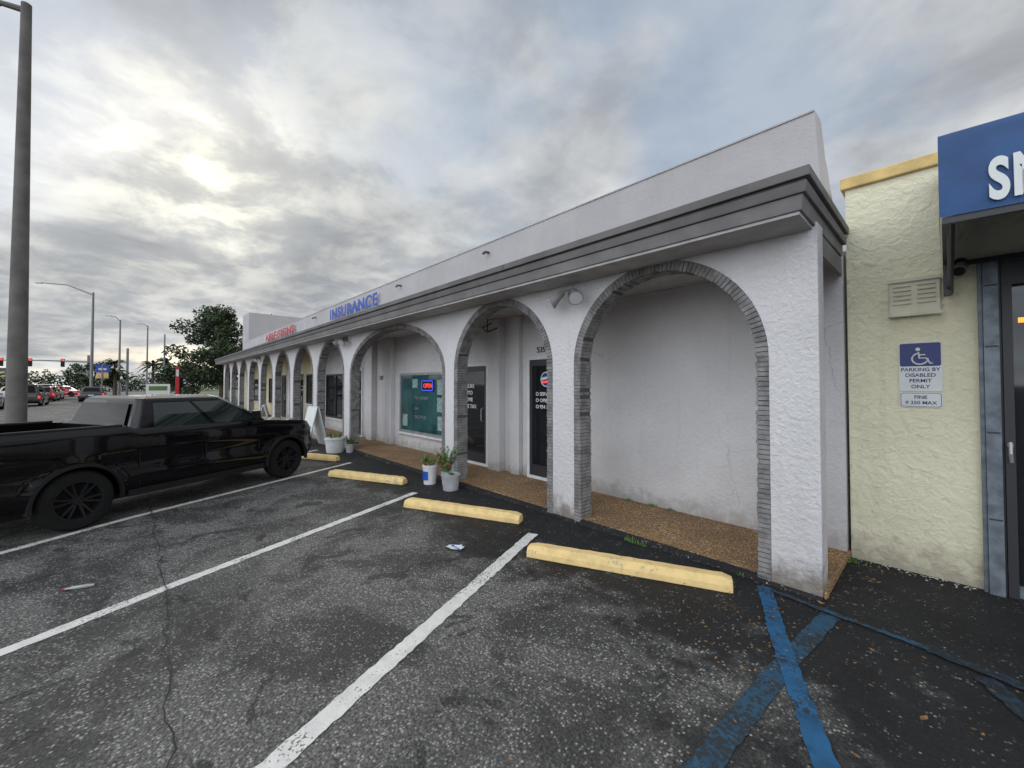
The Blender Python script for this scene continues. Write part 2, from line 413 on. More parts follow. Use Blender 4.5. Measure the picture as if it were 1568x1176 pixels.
for x0,x1,dp in [(-5.45,-5.22,.1),(-6.03,-5.70,.16),(-7.55,-7.3,.1),(-10.55,-10.2,.12),(-11.75,-11.35,.16),(-13.5,-13.3,.1),(-16.4,-16.1,.14),(-20.6,-20.2,.12),(-22.3,-22,.12)]:
    k.box(x0,x1,YW-dp,YW-.002,.06,2.94,'inner' if x0>-16.5 else 'white')
k.build('wall_pilasters',B,bevel=.01)
def door(x0,x1,zt=2.18,fr='whitepaint',yy=YW):
    k=MB(); f=.055
    k.box(x0,x0+f,yy-.05,yy-.003,.06,zt,fr);k.box(x1-f,x1,yy-.05,yy-.003,.06,zt,fr);k.box(x0+f,x1-f,yy-.05,yy-.003,zt-f,zt,fr)
    k.box(x0+f,x1-f,yy-.05,yy-.003,.06,.11,fr)
    s=.09; a,c=x0+f+.004,x1-f-.004
    k.box(a,a+s*.7,yy-.04,yy-.012,.115,zt-f-.004,'darkframe');k.box(c-s*.7,c,yy-.04,yy-.012,.115,zt-f-.004,'darkframe')
    k.box(a+s*.7,c-s*.7,yy-.04,yy-.012,.115,.30,'darkframe');k.box(a+s*.7,c-s*.7,yy-.04,yy-.012,zt-f-.11,zt-f-.004,'darkframe')
    k.box(a+s*.7,c-s*.7,yy-.026,yy-.01,.30,zt-f-.11,'glass')
    k.tube([(c-.1,yy-.05,.95),(c-.1,yy-.09,.97),(c-.1,yy-.09,1.2),(c-.1,yy-.05,1.22)],.012,'alum',8)
    k.build('shop_door',B)
door(-5.06,-4.10); door(-7.15,-6.16,2.12)
door(-13.25,-12.3); door(-19.2,-18.3); door(-22,-21.0)
def window(x0,x1,z0,z1,gl='glass',fr='darkframe',mull=(),yy=YW):
    k=MB(); f=.06
    k.box(x0,x1,yy-.05,yy-.003,z1-f,z1,fr);k.box(x0,x1,yy-.05,yy-.003,z0,z0+f,fr)
    k.box(x0,x0+f,yy-.05,yy-.003,z0+f,z1-f,fr);k.box(x1-f,x1,yy-.05,yy-.003,z0+f,z1-f,fr)
    for m_ in mull: k.box(m_-.025,m_+.025,yy-.05,yy-.003,z0+f,z1-f,fr)
    k.box(x0+f,x1-f,yy-.02,yy-.006,z0+f,z1-f,gl)
    k.box(x0-.04,x1+.04,yy-.08,yy-.003,z0-.05,z0-.003,'whitepaint')
    k.build('shop_window',B)
window(-9.84,-7.62,.46,1.98,'tealglass','alum')
window(-15.6,-13.6,.5,2.05,mull=(-14.6,)); window(-18.0,-16.8,.9,2.1); window(-24.6,-23.0,.7,2.0); window(-28.5,-26.5,.7,2.0)
M['neonred']=simple('neon_red',(.6,.02,.02),.5,emis=((1,.06,.05),1.1),var=0); M['neonblue']=simple('neon_blue',(.02,.03,.5),.5,emis=((.08,.12,1),.9),var=0)
def disc(mb,cx,cz,r,y,k,n=24): mb.face([(cx+r*math.cos(2*math.pi*i/n),y,cz+r*math.sin(2*math.pi*i/n)) for i in range(n)],k)
k=MB(); disc(k,-4.62,1.78,.13,YW-.03,'signwhite'); disc(k,-4.62,1.78,.11,YW-.033,'signblue')
k.face([(-4.72,YW-.036,1.76),(-4.52,YW-.036,1.80),(-4.52,YW-.036,1.84),(-4.72,YW-.036,1.81)],'signwhite')
k.face([(-4.71,YW-.036,1.71),(-4.54,YW-.036,1.73),(-4.52,YW-.036,1.77),(-4.72,YW-.036,1.74)],'neonred'); k.build('door_decal',B)
for i,s_ in enumerate(['O SERVICE','O OPEN 9-6','O 954 55']): text('door_lettering',s_,.085,(-4.86,YW-.034,1.50-.11*i),(math.pi/2,0,0),'signwhite',B,.001,offset=.002)
for i,s_ in enumerate(['INSURE','AUTO','HOME','LIFE TAX']): text('door_lettering',s_,.11,(-6.98,YW-.034,1.62-.14*i),(math.pi/2,0,0),'signwhite',B,.001,offset=.002)
text('door_number','535',.14,(-4.86,YW-.01,2.25),(math.pi/2,0,0),'black',B,.004)
text('door_number','537',.16,(-11.15,YW-.01,1.82),(math.pi/2,0,0),'black',B,.004)
k=MB(); k.box(-8.72,-8.18,YW-.045,YW-.025,1.52,1.80,'black')
for a_,b_,z_ in ((-8.69,-8.21,1.775),(-8.69,-8.21,1.545)): k.box(a_,b_,YW-.055,YW-.046,z_-.01,z_+.01,'neonblue')
for a_ in (-8.70,-8.20): k.box(a_-.008,a_+.008,YW-.055,YW-.046,1.56,1.76,'neonblue')
k.build('open_sign_panel',B)
text('open_sign_text','OPEN',.15,(-8.62,YW-.05,1.61),(math.pi/2,0,0),'neonred',B,.004)
M['poster']=simple('window_poster',(.30,.42,.42),.5,var=.5,scale=14)
k=MB()
for (a_,b_,c_,d_) in ((-8.05,-7.78,1.45,1.80),(-8.05,-7.80,1.05,1.38),(-8.02,-7.78,.62,.95),(-9.70,-9.45,.62,.92),(-9.2,-8.95,1.6,1.82)): k.box(a_,b_,YW-.024,YW-.0205,c_,d_,'poster')
k.build('window_posters',B)
for i,(s_,z_) in enumerate([('TAX  NOTARY',1.32),('DMV',1.05),('TAGS TITLES',.85)]): text('window_lettering',s_,.10,(-9.1,YW-.024,z_),(math.pi/2,0,0),'alum',B,.001)
def flood(x_,z=2.80):
    k=MB()
    k.tube([(x_,YF-.001,z+.06),(x_,YF-.06,z+.06)],.06,'lampgrey',14)
    for sgn in (-1,1):
        p=Vector((x_+sgn*.09,YF-.13,z+.06))
        k.tube([(x_,YF-.05,z+.06),(x_+sgn*.05,YF-.10,z+.10),tuple(p)],.02,'lampgrey',8)
        d=Vector((sgn*.55,-.5,-.6)).normalized()
        k.tube([p-d*.03,p,p+d*.05,p+d*.11,p+d*.18,p+d*.19],[.02,.038,.045,.06,.088,.09],'lampgrey',16)
        k.tube([p+d*.191,p+d*.196],.078,'lens',16)
    k.build('flood_light',B,smooth=True)
flood(-3.12,2.76); flood(-10.6); flood(-20.9)
k=MB(); k.box(-4.02,-3.94,YW-.06,YW-.003,1.42,1.72,'trimdark'); k.build('mail_box',B,bevel=.006)
k=MB(); k.tube([(-5.0,YF+.35,2.62),(-5.25,YF+.35,2.58),(-5.4,YF+.35,2.66),(-5.15,YF+.35,2.72)],.012,'black',6); k.tube([(-5.25,YF+.35,2.94),(-5.25,YF+.35,2.6)],.01,'black',6); k.build('hanging_bracket',B)
def letters(name,s,x0,x1,z,h,mat):
    par=empty(name)
    o=text('letters',s,h/.7,(x0,YW-.10,z),(math.pi/2,0,0),mat,par,.006,offset=.012,space=1.12)
    wdt=max(v.co.x for v in o.data.vertices); o.scale=((x1-x0)/wdt,1,1)
    k=MB()
    for i in range(6):
        xx=x0+(x1-x0)*(i+.5)/6; k.tube([(xx,YW-.09,z+h*.15),(xx,YW+.005,z+h*.15)],.012,'alum',6)
    k.build('standoffs',par)
letters('insurance_sign','INSURANCE',-15.1,-11.15,4.0,.36,'blueletter')
letters('shop_sign','ABLE SIGNS',-25.2,-19.7,3.99,.38,'redletter')

# ---------------------------------------------------------------- yellow building
Y2=5.15
C=empty('yellow_building')
k=MB(); k.box(-.655,.19,Y2,Y2+.2,0,3.63,'yellow'); k.box(.19,8,Y2+.001,Y2+.2,2.7,3.63,'yellow'); k.box(2.2,8,Y2,Y2+.2,0,2.7,'yellow'); k.build('front_wall',C)
k=MB(); k.box(-.69,8,Y2-.04,Y2+.24,3.632,3.745,'coping'); k.build('roof_coping',C,bevel=.012)
k=MB(); k.box(-.655,8,Y2+.21,14,0,3.5,'yellow'); k.build('rear_block',C)
k=MB(); k.box(.19,.215,Y2-.05,Y2+.02,0,2.7,'galv'); k.box(.216,.30,Y2-.075,Y2+.02,0,2.7,'galv'); k.box(.301,.315,Y2-.03,Y2+.02,0,2.7,'darkframe')
for z_ in (.6,1.3,2.0,2.5): k.box(.222,.294,Y2-.079,Y2-.0755,z_,z_+.012,'darkframe')
k.box(.316,2.15,Y2-.03,Y2+.02,2.5,2.7,'darkframe'); k.box(.316,.37,Y2-.045,Y2+.02,0,2.499,'darkframe')
k.box(1.25,1.33,Y2-.02,Y2+.02,0,2.499,'darkframe'); k.box(.371,1.249,Y2,Y2+.02,.02,2.499,'glass');k.box(1.331,2.15,Y2,Y2+.02,.02,2.499,'glass')
k.box(.371,2.15,Y2-.025,Y2-.003,.004,.10,'galv'); k.box(.42,1.2,Y2-.03,Y2-.02,.98,1.03,'darkframe')
k.box(.325,.355,Y2-.10,Y2-.046,1.20,1.23,'alum'); k.tube([(.34,Y2-.10,1.24),(.34,Y2-.115,1.15),(.345,Y2-.10,1.08)],.012,'alum',8)
k.build('shop_front',C,bevel=.004)
M['orange']=simple('orange_lamp',(.8,.3,.05),.4,emis=((1,.35,.05),1.5),var=0)
k=MB(); k.box(.40,.75,Y2-.012,Y2-.004,2.19,2.23,'orange'); k.build('neon_strip',C)
k=MB(); k.box(-.345,-.02,Y2-.07,Y2-.003,2.32,2.66,'beige')
for i in range(5):
    k.box(-.32,-.20,Y2-.085,Y2-.071,2.42+.04*i,2.432+.04*i,'beige'); k.box(-.165,-.045,Y2-.085,Y2-.071,2.42+.04*i,2.432+.04*i,'beige')
k.box(-.355,-.01,Y2-.09,Y2-.071,2.62,2.66,'beige'); k.box(-.355,-.01,Y2-.09,Y2-.071,2.31,2.345,'beige')
k.build('wall_vent',C,bevel=.008)
k=MB(); k.tube([(.10,Y2-.003,2.72),(.10,Y2-.06,2.72)],.05,'darkframe',14); k.tube([(.10,Y2-.05,2.7),(.09,Y2-.16,2.64)],.045,'alum',14); k.tube([(.09,Y2-.16,2.64),(.088,Y2-.175,2.633)],.036,'black',14); k.build('security_camera',C,smooth=True)
A=empty('blue_awning'); TT=math.tan(math.radians(5))
prof=[(0,2.74),(-.01,2.86),(0.0,3.12),(.03,3.22),(.09,3.29),(.2,3.34),(.5,3.42),(1.1,3.52),(1.44,3.56)]
k=MB(); W_=4.0; X0=-.012
def AP(x,a,z):
    yf=3.66+x*TT; return (X0+x,yf+a*(1.44-x*TT)/1.44,z)
for (xa,xb) in ((0,1),(1,2),(2,3),(3,4)):
    for a,c in zip(prof,prof[1:]): k.face([AP(xa,*a),AP(xb,*a),AP(xb,*c),AP(xa,*c)],'awning')
for xx in (0,W_): k.face([AP(xx,*a) for a in prof]+[AP(xx,1.44,2.74)],'awning')
k.build('fabric_cover',A,smooth=True)
k=MB()
def bar(x0,x1,a0,a1,z0,z1):
    k.hexa([AP(x0,a0,z0),AP(x1,a0,z0),AP(x1,a1,z0),AP(x0,a1,z0),AP(x0,a0,z1),AP(x1,a0,z1),AP(x1,a1,z1),AP(x0,a1,z1)],'darkframe')
bar(.01,3.98,.01,.05,2.70,2.738); bar(.01,3.98,1.40,1.435,2.70,2.738)
for xx in (.03,1.,2.,3.,3.95): bar(xx-.02,xx+.02,.051,1.399,2.70,2.737)
bar(.01,.05,1.25,1.40,2.45,2.699)
k.tube([AP(.05,.06,2.72),AP(.05,1.40,2.47)],.018,'darkframe',8)
k.build('awning_frame',A)
text('lettering','SMOKE SHOP',.335,(.19,3.66+.19*TT-.02,2.79),(math.pi/2-.03,0,math.radians(5)),'signwhite',A,.003,sx=.52,offset=.012,space=1.1)
D=empty('disabled_parking_sign')
k=MB(); ys=Y2-.012
def rrect(mb,x0,x1,z0,z1,r,y0,y1,kk):
    pts=[]
    for cx,cz,a0 in ((x1-r,z1-r,0),(x0+r,z1-r,90),(x0+r,z0+r,180),(x1-r,z0+r,270)):
        for i in range(6): an=math.radians(a0+18*i); pts.append((cx+r*math.cos(an),cz+r*math.sin(an)))
    mb.prism(pts,y0,y1,kk,'y')
rrect(k,-.292,-.018,1.635,2.075,.02,ys,Y2-.002,'signwhite'); rrect(k,-.285,-.025,1.86,2.068,.015,ys-.002,ys,'signblue')
rrect(k,-.292,-.018,1.49,1.625,.02,ys,Y2-.002,'signwhite')
rrect(k,-.284,-.026,1.496,1.619,.018,ys-.0015,ys,'signblue'); rrect(k,-.280,-.030,1.500,1.615,.016,ys-.003,ys-.0016,'signwhite')
k.build('plates',D)
k=MB(); yy=ys-.004; cx,cz=-.155,1.937
pts=[(cx+.05*math.cos(math.radians(a)),yy,cz-.01+.05*math.sin(math.radians(a))) for a in range(110,380,18)]
k.tube(pts,.007,'signwhite',6)
k.tube([(cx-.01,yy,cz+.05),(cx-.003,yy,cz-.005),(cx+.04,yy,cz-.005),(cx+.065,yy,cz-.055),(cx+.08,yy,cz-.05)],.007,'signwhite',6)
k.tube([(cx-.006,yy,cz+.025),(cx+.035,yy,cz+.025)],.006,'signwhite',6)
disc(k,cx-.012,cz+.075,.015,yy-.003,'signwhite'); k.build('wheelchair_symbol',D)
for i,(s_,z_) in enumerate([('PARKING BY',1.815),('DISABLED',1.765),('PERMIT',1.715),('ONLY',1.662)]): text('lettering',s_,.044,(-.155,ys-.001,z_),(math.pi/2,0,0),'signblue',D,.001,align='CENTER',offset=.0008)
for i,(s_,z_) in enumerate([('FINE',1.568),('$ 250 MAX',1.518)]): text('lettering',s_,.042,(-.155,ys-.004,z_),(math.pi/2,0,0),'signblue',D,.001,align='CENTER',offset=.0008)

# ---------------------------------------------------------------- vehicles
def lerp1(tbl,x):
    if x>=tbl[0][0]: return tbl[0][1]
    for (a,b_),(c,d) in zip(tbl,tbl[1:]):
        if x>=c: return b_+(d-b_)*(a-x)/(a-c) if a!=c else d
    return tbl[-1][1]
def sst(x): x=max(0,min(1,x)); return x*x*(3-2*x)
def vehicle(name,loc,rot,top,bot,W,wheels,wr,gh,paint,bed=None,dens=1,truck=False):
    """x forward; right side is -y"""
    E=empty(name,loc,rot)
    xf,xb=top[0][0],top[-1][0]; ar=wr*(1.14 if truck else 1.2)
    st=[xf-(xf-xb)*i/(60*dens) for i in range(int(60*dens)+1)]
    for wx in wheels:
        for i in range(25): st.append(wx+ar*math.cos(math.pi*i/24))
        st+=[wx+ar+.002,wx-ar-.002]
    if bed: st+=[bed[0],bed[0]-.002,bed[1],bed[1]+.002]
    st=sorted(set(round(s,4) for s in st),reverse=True)
    K=14 if truck else 9; mb=MB(); rings=[]
    for x in st:
        zh=lerp1(top,x); zl=lerp1(bot,x)
        for wx in wheels:
            if abs(x-wx)<=ar: zl=max(zl,wr+math.sqrt(max(0,ar*ar-(x-wx)**2)))
        zl=min(zl,zh-.05)
        def half(z):
            h=W/2
            h-=.06*sst((z-(zh-.11))/.11)**2+.035*sst((.5-z)/.3)
            h-=.025*sst((z-.58)/.06)*(1-sst((z-.70)/.14))
            h-=.17*sst((x-(xf-.5))/.5)**2 + .06*sst(((xb+.35)-x)/.35)**2
            for wx in wheels:
                d=math.hypot(x-wx,z-wr)
                h+=.022*(1-sst((d-ar)/.12))
            return h
        ring=[]
        for i in range(K+1):
            z=zl+(zh-zl)*i/K; ring.append((x,-half(z),z))
        hh=half(zh); inbed=bed and bed[1]<x<bed[0]
        for i in range(1,10):
            u=-1+2*i/10.
            if inbed:
                yy=[-hh+.06,-hh+.07,-.5*hh,-.2*hh,0,.2*hh,.5*hh,hh-.07,hh-.06][i-1]
                zz=zh if i in (1,9) else bed[2]
            else: yy=hh*u; zz=zh+.035*(1-u*u)*(0 if bed and x<bed[0]+.01 else 1)
            ring.append((x,yy,zz))
        for i in range(K,-1,-1):
            z=zl+(zh-zl)*i/K; ring.append((x,half(z),z))
        rings.append(ring)
    n=len(rings[0])
    for a,c in zip(rings,rings[1:]):
        for i in range(n): mb.face([a[i],a[(i+1)%n],c[(i+1)%n],c[i]],paint)
    mb.face(rings[0],paint); mb.face(rings[-1],paint)
    mb.build('body',E,smooth=True)
    xf0,xr0,h0,z0,xf1,xr1,h1,z1,sp=gh
    mb=MB(); lv=[]
    for u in (0,.5,1.0,1.01):
        v_=min(u,1.); bow=.012*math.sin(math.pi*v_)
        a=xf0+(xf1-xf0)*v_;c=xr0+(xr1-xr0)*v_;h=h0+(h1-h0)*v_+bow; z=z0+(z1-z0)*v_
        if u>1: a-=.10;c+=.08;h-=.09;z+=.035
        lv.append([(a,-h*.86,z),(a+.06,-h*.4,z),(a+.07,0,z),(a+.06,h*.4,z),(a,h*.86,z),(a-.10,h,z),((a+c)/2,h,z),(c+.06,h,z),(c,h*.9,z),(c-.02,0,z),(c,-h*.9,z),(c+.06,-h,z),((a+c)/2,-h,z),(a-.10,-h,z)])
    q=len(lv[0])
    for a,c in zip(lv,lv[1:]):
        for i in range(q): mb.face([a[i],a[(i+1)%q],c[(i+1)%q],c[i]],paint)
    mb.face(lv[-1],paint); mb.build('cab',E,smooth=False,bevel=.02)
    g_=MB()
    def P(u,v_,s):
        a=xf0+(xf1-xf0)*v_-.06;c=xr0+(xr1-xr0)*v_+.05; h=h0+(h1-h0)*v_+.012*math.sin(math.pi*v_)+.006
        return (a+(c-a)*u,s*h,z0+(z1-z0)*v_)
    for s in (-1,1):
        for (u0,u1) in sp:
            for va,vb in ((.10,.5),(.5,.88)):
                g_.face([P(u0,va,s),P(u1,va,s),P(u1,vb,s),P(u0,vb,s)],'sideglass' if truck else 'autoglass')
        if truck:
            for (u0,u1) in sp:
                for (ua,va,ub,vb) in ((u0,.07,u1,.07),(u0,.90,u1,.90)):
                    g_.tube([P(ua,va,s),P((ua+ub)/2,va,s),P(ub,vb,s)],.006,'black',5)
    for (a0,a1,sg,c_) in ((xf0,xf1,.078,1),(xr0,xr1,-.026,0)):
        for va,vb in ((.1,.5),(.5,.88)):
            pts=[]
            for v_,order in ((va,1),(vb,-1)):
                x_=a0+(a1-a0)*v_; h=(h0+(h1-h0)*v_)*.8; z=z0+(z1-z0)*v_
                ys_=[-h,-h*.4,h*.4,h] if order>0 else [h,h*.4,-h*.4,-h]
                for y in ys_:
                    off=sg*(1-.75*(abs(y)/h)**2)+.012 if c_ else sg
                    pts.append((x_+off,y,z))
            for i in range(3): g_.face([pts[i],pts[i+1],pts[6-i],pts[7-i]],'autoglass')
    g_.build('windows',E)
    for wx in wheels:
        for s in (-1,1):
            w_=MB(); y0=s*(W/2-.005); yi=s*(W/2-.22)
            prof=[(wr*.62,y0-s*.03),(wr*.66,y0),(wr*.80,y0+s*.004),(wr*.92,y0-s*.004),(wr*.98,y0-s*.03),(wr,y0-s*.06),(wr,yi+s*.05),(wr*.95,yi),(wr*.6,yi)]
            NS=40 if truck else 16
            def rg(r_,y_): return [(wx+r_*math.cos(2*math.pi*i/NS),y_,wr+r_*math.sin(2*math.pi*i/NS)) for i in range(NS)]
            rr=[rg(*p_) for p_ in prof]
            for a,c in zip(rr,rr[1:]):
                for i in range(NS): w_.face([a[i],a[(i+1)%NS],c[(i+1)%NS],c[i]],'tyre')
            rr=[rg(wr*.66,y0-s*.004),rg(wr*.60,y0-s*.005),rg(wr*.57,y0-s*.05),rg(wr*.5,y0-s*.10)]
            for a,c in zip(rr,rr[1:]):
                for i in range(NS): w_.face([a[i],a[(i+1)%NS],c[(i+1)%NS],c[i]],'rim')
            w_.face(rg(wr*.57,y0-s*.10),'black')
            nsp=12 if truck else 5
            for i in range(nsp):
                an=2*math.pi*(i+(.16 if i%2 else -.16)*(1 if truck else 0))/nsp+.2; d=Vector((math.cos(an),0,math.sin(an))); e=Vector((-math.sin(an),0,math.cos(an)))
                c0=Vector((wx,y0-s*.045,wr)); a=c0+d*wr*.12;b_=c0+d*wr*.61+Vector((0,s*.03,0)); tw=.017 if truck else .028;th=Vector((0,s*.025,0))
                w_.hexa([a-e*tw,a+e*tw,b_+e*tw*.8,b_-e*tw*.8,a-e*tw*.7+th,a+e*tw*.7+th,b_+e*tw*.5+th*.6,b_-e*tw*.5+th*.6],'rim')
            w_.tube([(wx,y0-s*.06,wr),(wx,y0-s*.01,wr)],[wr*.2,wr*.14],'rim',14)
            w_.build('wheel',E,smooth=True)
    d_=MB()
    for s in (-1,1):
        d_.box(xb-.012,xb+.06,s*(W/2-.10)-.06,s*(W/2-.10)+.06,.72 if truck else .62,.98 if truck else .80,'red')
        d_.hexa([(xf-.04,s*(W/2-.36),.76),(xf-.04,s*(W/2-.22),.76),(xf-.27,s*(W/2-.06),.78),(xf-.27,s*(W/2-.2),.78),(xf-.04,s*(W/2-.36),.85),(xf-.04,s*(W/2-.22),.85),(xf-.27,s*(W/2-.06),.87),(xf-.27,s*(W/2-.2),.87)],'lens')
        mx_=xf0-.42; d_.hexa([(mx_,s*(h0+.02),z0+.06),(mx_+.09,s*(h0+.03),z0+.06),(mx_+.05,s*(h0+.20),z0+.06),(mx_-.02,s*(h0+.20),z0+.06),(mx_,s*(h0+.05),z0+.2),(mx_+.07,s*(h0+.05),z0+.2),(mx_+.04,s*(h0+.20),z0+.2),(mx_-.02,s*(h0+.20),z0+.2)],paint)
        for hx in sp: 
            xx=xf0+(xr0-xf0)*hx[1]+.05; d_.box(xx,xx+.17,s*(W/2-.01)-.02,s*(W/2-.01)+.02,z0-.19,z0-.155,paint)
    d_.box(xf-.015,xf+.012,-W*.28,W*.28,.55,.78,'black')
    d_.box(xb-.015,xb+.02,-.18,.18,.55,.67,'signwhite' if not truck else 'black')
    d_.box(xb+.25,xf-.3,-W/2+.24,W/2-.24,.22,.5,'black')
    if truck:
        for s in (-1,1):
            d_.box(wheels[1]+.46,wheels[0]-.46,s*(W/2-.02)-.03,s*(W/2-.02)+.015,.27,.35,'black')
            d_.tube([(bed[0]-.02,s*(W/2-.085),top[-2][1]+.008),(bed[1]+.02,s*(W/2-.085),top[-2][1]+.008)],.022,'black',8)
        for xx in (-.55,-1.40,-2.22):
            for s in (-1,1): d_.box(xx-.003,xx+.003,s*(W/2-.014)-.012,s*(W/2-.014)+.006,.40,z0-.06,'black')
    d_.build('details',E,bevel=.008)
    if truck:
        fl=MB()
        for wx in wheels:
            for s in (-1,1):
                pr=None
                for i in range(25):
                    an=math.radians(-8+196*i/24); 
                    r0,r1=ar-.005,ar+.045; y0=s*(W/2-.03); y1=s*(W/2+.026)
                    ring=[(wx+r0*math.cos(an),y0,wr+r0*math.sin(an)),(wx+r0*math.cos(an),y1,wr+r0*math.sin(an)),(wx+(r1-.02)*math.cos(an),y1-s*.004,wr+(r1-.02)*math.sin(an)),(wx+r1*math.cos(an),y0,wr+r1*math.sin(an))]
                    if pr:
                        for j in range(4): fl.face([pr[j],ring[j],ring[(j+1)%4],pr[(j+1)%4]],'black')
                    pr=ring
        fl.build('fender_flares',E,smooth=True)
    return E
M['sideglass']=simple('side_glass',(.010,.018,.016),.02,spec=1.0,var=0)
ttop=[(.70,.80),(.685,.90),(.62,.97),(.42,1.01),(-.05,1.045),(-.40,1.08),(-2.28,1.12),(-2.32,1.16),(-3.80,1.16),(-3.84,1.09)]
tbot=[(.70,.50),(.62,.34),(.4,.32),(-3.3,.32),(-3.6,.42),(-3.84,.48)]
vehicle('pickup_truck',(-8.93,1.58,0),math.radians(90+27.5),ttop,tbot,1.76,(0,-2.80),.345,
  (-.26,-2.28,.81,1.06,-1.0,-2.13,.64,1.495,[(.07,.46),(.50,.90)]),'carblack',bed=(-2.36,-3.76,.72),truck=True,dens=1.3)
def sedan(name,col,loc,rot,suv=False,label=None):
    mk_=(label or name)+'_p'+str(len(M))
    M[mk_]=simple(name+'_paint',col,.25,coat=.8,var=0)
    hgt=.22 if suv else 0
    top=[(.85,.62),(.82,.70+hgt*.5),(.6,.78+hgt*.5),(-.3,.9+hgt*.6),(-3.0,.95+hgt*.6),(-3.55,.94+hgt*.6),(-3.65,.7)]
    bot=[(.85,.35),(.7,.22),(-3.4,.22),(-3.65,.4)]
    gh=(-.45,-3.35,.76,.9+hgt*.5,-1.15,-2.7,.58,1.40+hgt*1.2,[(.05,.48),(.52,.95)]) if not suv else (-.3,-3.55,.78,.98,-.95,-3.3,.62,1.66,[(.05,.35),(.38,.65),(.68,.95)])
    vehicle(name,loc,rot,top,bot,1.78,(0,-2.7),.32,gh,mk_,dens=.5)
sedan('black_suv',(.012,.012,.014),(-50.4,-6.4,0),math.pi,True)
sedan('silver_car',(.35,.36,.38),(-43.2,-7.6,0),math.pi)
sedan('red_car',(.40,.012,.015),(-80,-6.3,0),math.radians(60))
sedan('maroon_car',(.22,.012,.015),(-62,-6.9,0),math.pi)
sedan('dark_sedan',(.02,.022,.03),(-59,-3.4,0),math.pi)
sedan('white_car',(.6,.6,.6),(-70,-10,0),math.pi)
sedan('dark_sedan',(.03,.035,.05),(-68,-7.2,0),math.pi)
sedan('white_suv',(.6,.6,.6),(-88,-9.5,0),math.pi,True)
sedan('red_car',(.35,.012,.015),(-94,-13.5,0),math.pi)

# ---------------------------------------------------------------- poles
def pole(name,x,y,h,r0,r1,arms=(),mat='steelpole'):
    k=MB(); k.tube([(x,y,0),(x,y,h*.5),(x,y,h)],[r0,(r0+r1)/2,r1],mat,14)
    k.tube([(x,y,0),(x,y,.25)],r0*1.5,mat,14)
    for (dx,dy,dz,z) in arms:
        a=Vector((x,y,z)); e=a+Vector((dx,dy,dz)); m_=a.lerp(e,.5)+Vector((0,0,abs(dz)*.25+.1))
        k.tube([a,m_,e],[.07,.06,.05],mat,8)
        u=Vector((dx,dy,0)).normalized(); s=Vector((-u.y,u.x,0))*.14
        p=e-u*.1; q=e+u*.65
        k.hexa([p-s*.5-Vector((0,0,.1)),q-s-Vector((0,0,.06)),q+s-Vector((0,0,.06)),p+s*.5-Vector((0,0,.1)),p-s*.4+Vector((0,0,.06)),q-s*.6+Vector((0,0,.05)),q+s*.6+Vector((0,0,.05)),p+s*.4+Vector((0,0,.06))],'pot')
    k.build(name,smooth=True)
pole('street_lamp',-14.1,-2.02,10.35,.175,.085,[(-.9,-.9,.15,10.2)],'concrete')
pole('street_lamp',-65,-4.0,12.0,.16,.09,[(-4.0,-4.3,1.4,11.7)])
pole('street_lamp',-83.8,-2.3,11.3,.16,.09,[(-1.0,-1.1,.8,11.1)])
pole('street_lamp',-72.7,2.4,8.5,.12,.08)
pole('street_lamp',-70,-1.2,6.2,.14,.12)
pole('street_lamp',-100,.9,12.5,.14,.1,[(-1.0,-1.1,.5,12.3)])
k=MB(); k.tube([(-87,-5.7,0),(-87,-5.7,6)],[.2,.15],'steelpole',12); k.tube([(-87,-5.7,5.0),(-92,-11,5.25),(-99,-18.5,5.3)],[.13,.1,.07],'steelpole',10)
for f_ in (.22,.5,.75):
    c=Vector((-87,-5.7,4.95)).lerp(Vector((-99,-18.5,5.2)),f_); k.box(c.x-.15,c.x+.15,c.y-.2,c.y+.2,c.z-.75,c.z+.45,'black')
    k.tube([(c.x+.151,c.y,c.z+.25),(c.x+.20,c.y,c.z+.25)],.15,'red',12)
k.build('traffic_signal')
k=MB(); 
k.tube([(-59.8,-2.9,0),(-59.8,-2.9,3.7)],.06,'steelpole',8); k.box(-59.9,-59.8,-3.4,-2.4,2.9,3.7,'blueletter'); k.box(-59.9,-59.79,-3.35,-2.45,2.3,2.88,'coping'); k.box(-59.79,-59.78,-3.2,-2.6,3.15,3.35,'signwhite')
k.build('roadside_sign')
k=MB(); k.box(-54.65,-54.35,2.7,3.0,0,3.5,'redletter'); k.box(-54.34,-54.33,2.75,2.95,2.5,3.2,'signwhite'); k.build('pylon_sign',bevel=.03)
k=MB(); k.box(-50.1,-50,.4,2.1,.5,1.7,'signwhite'); k.box(-49.99,-49.98,.6,1.9,1.1,1.5,'ltgreen'); k.tube([(-50.05,.6,0),(-50.05,.6,.5)],.05,'steelpole',8); k.tube([(-50.05,1.9,0),(-50.05,1.9,.5)],.05,'steelpole',8); k.build('banner_sign')
G=empty('distant_shop')
k=MB(); k.box(-150,-135,-34,-21,0,4.5,'cream'); k.box(-150.2,-134.8,-34.2,-20.8,4.5,5.1,'fascia'); k.build('walls',G)
k=MB()
for i in range(5): k.box(-134.98,-134.9,-33+2.4*i,-31.2+2.4*i,.6,3.0,'glass')
k.build('windows',G)

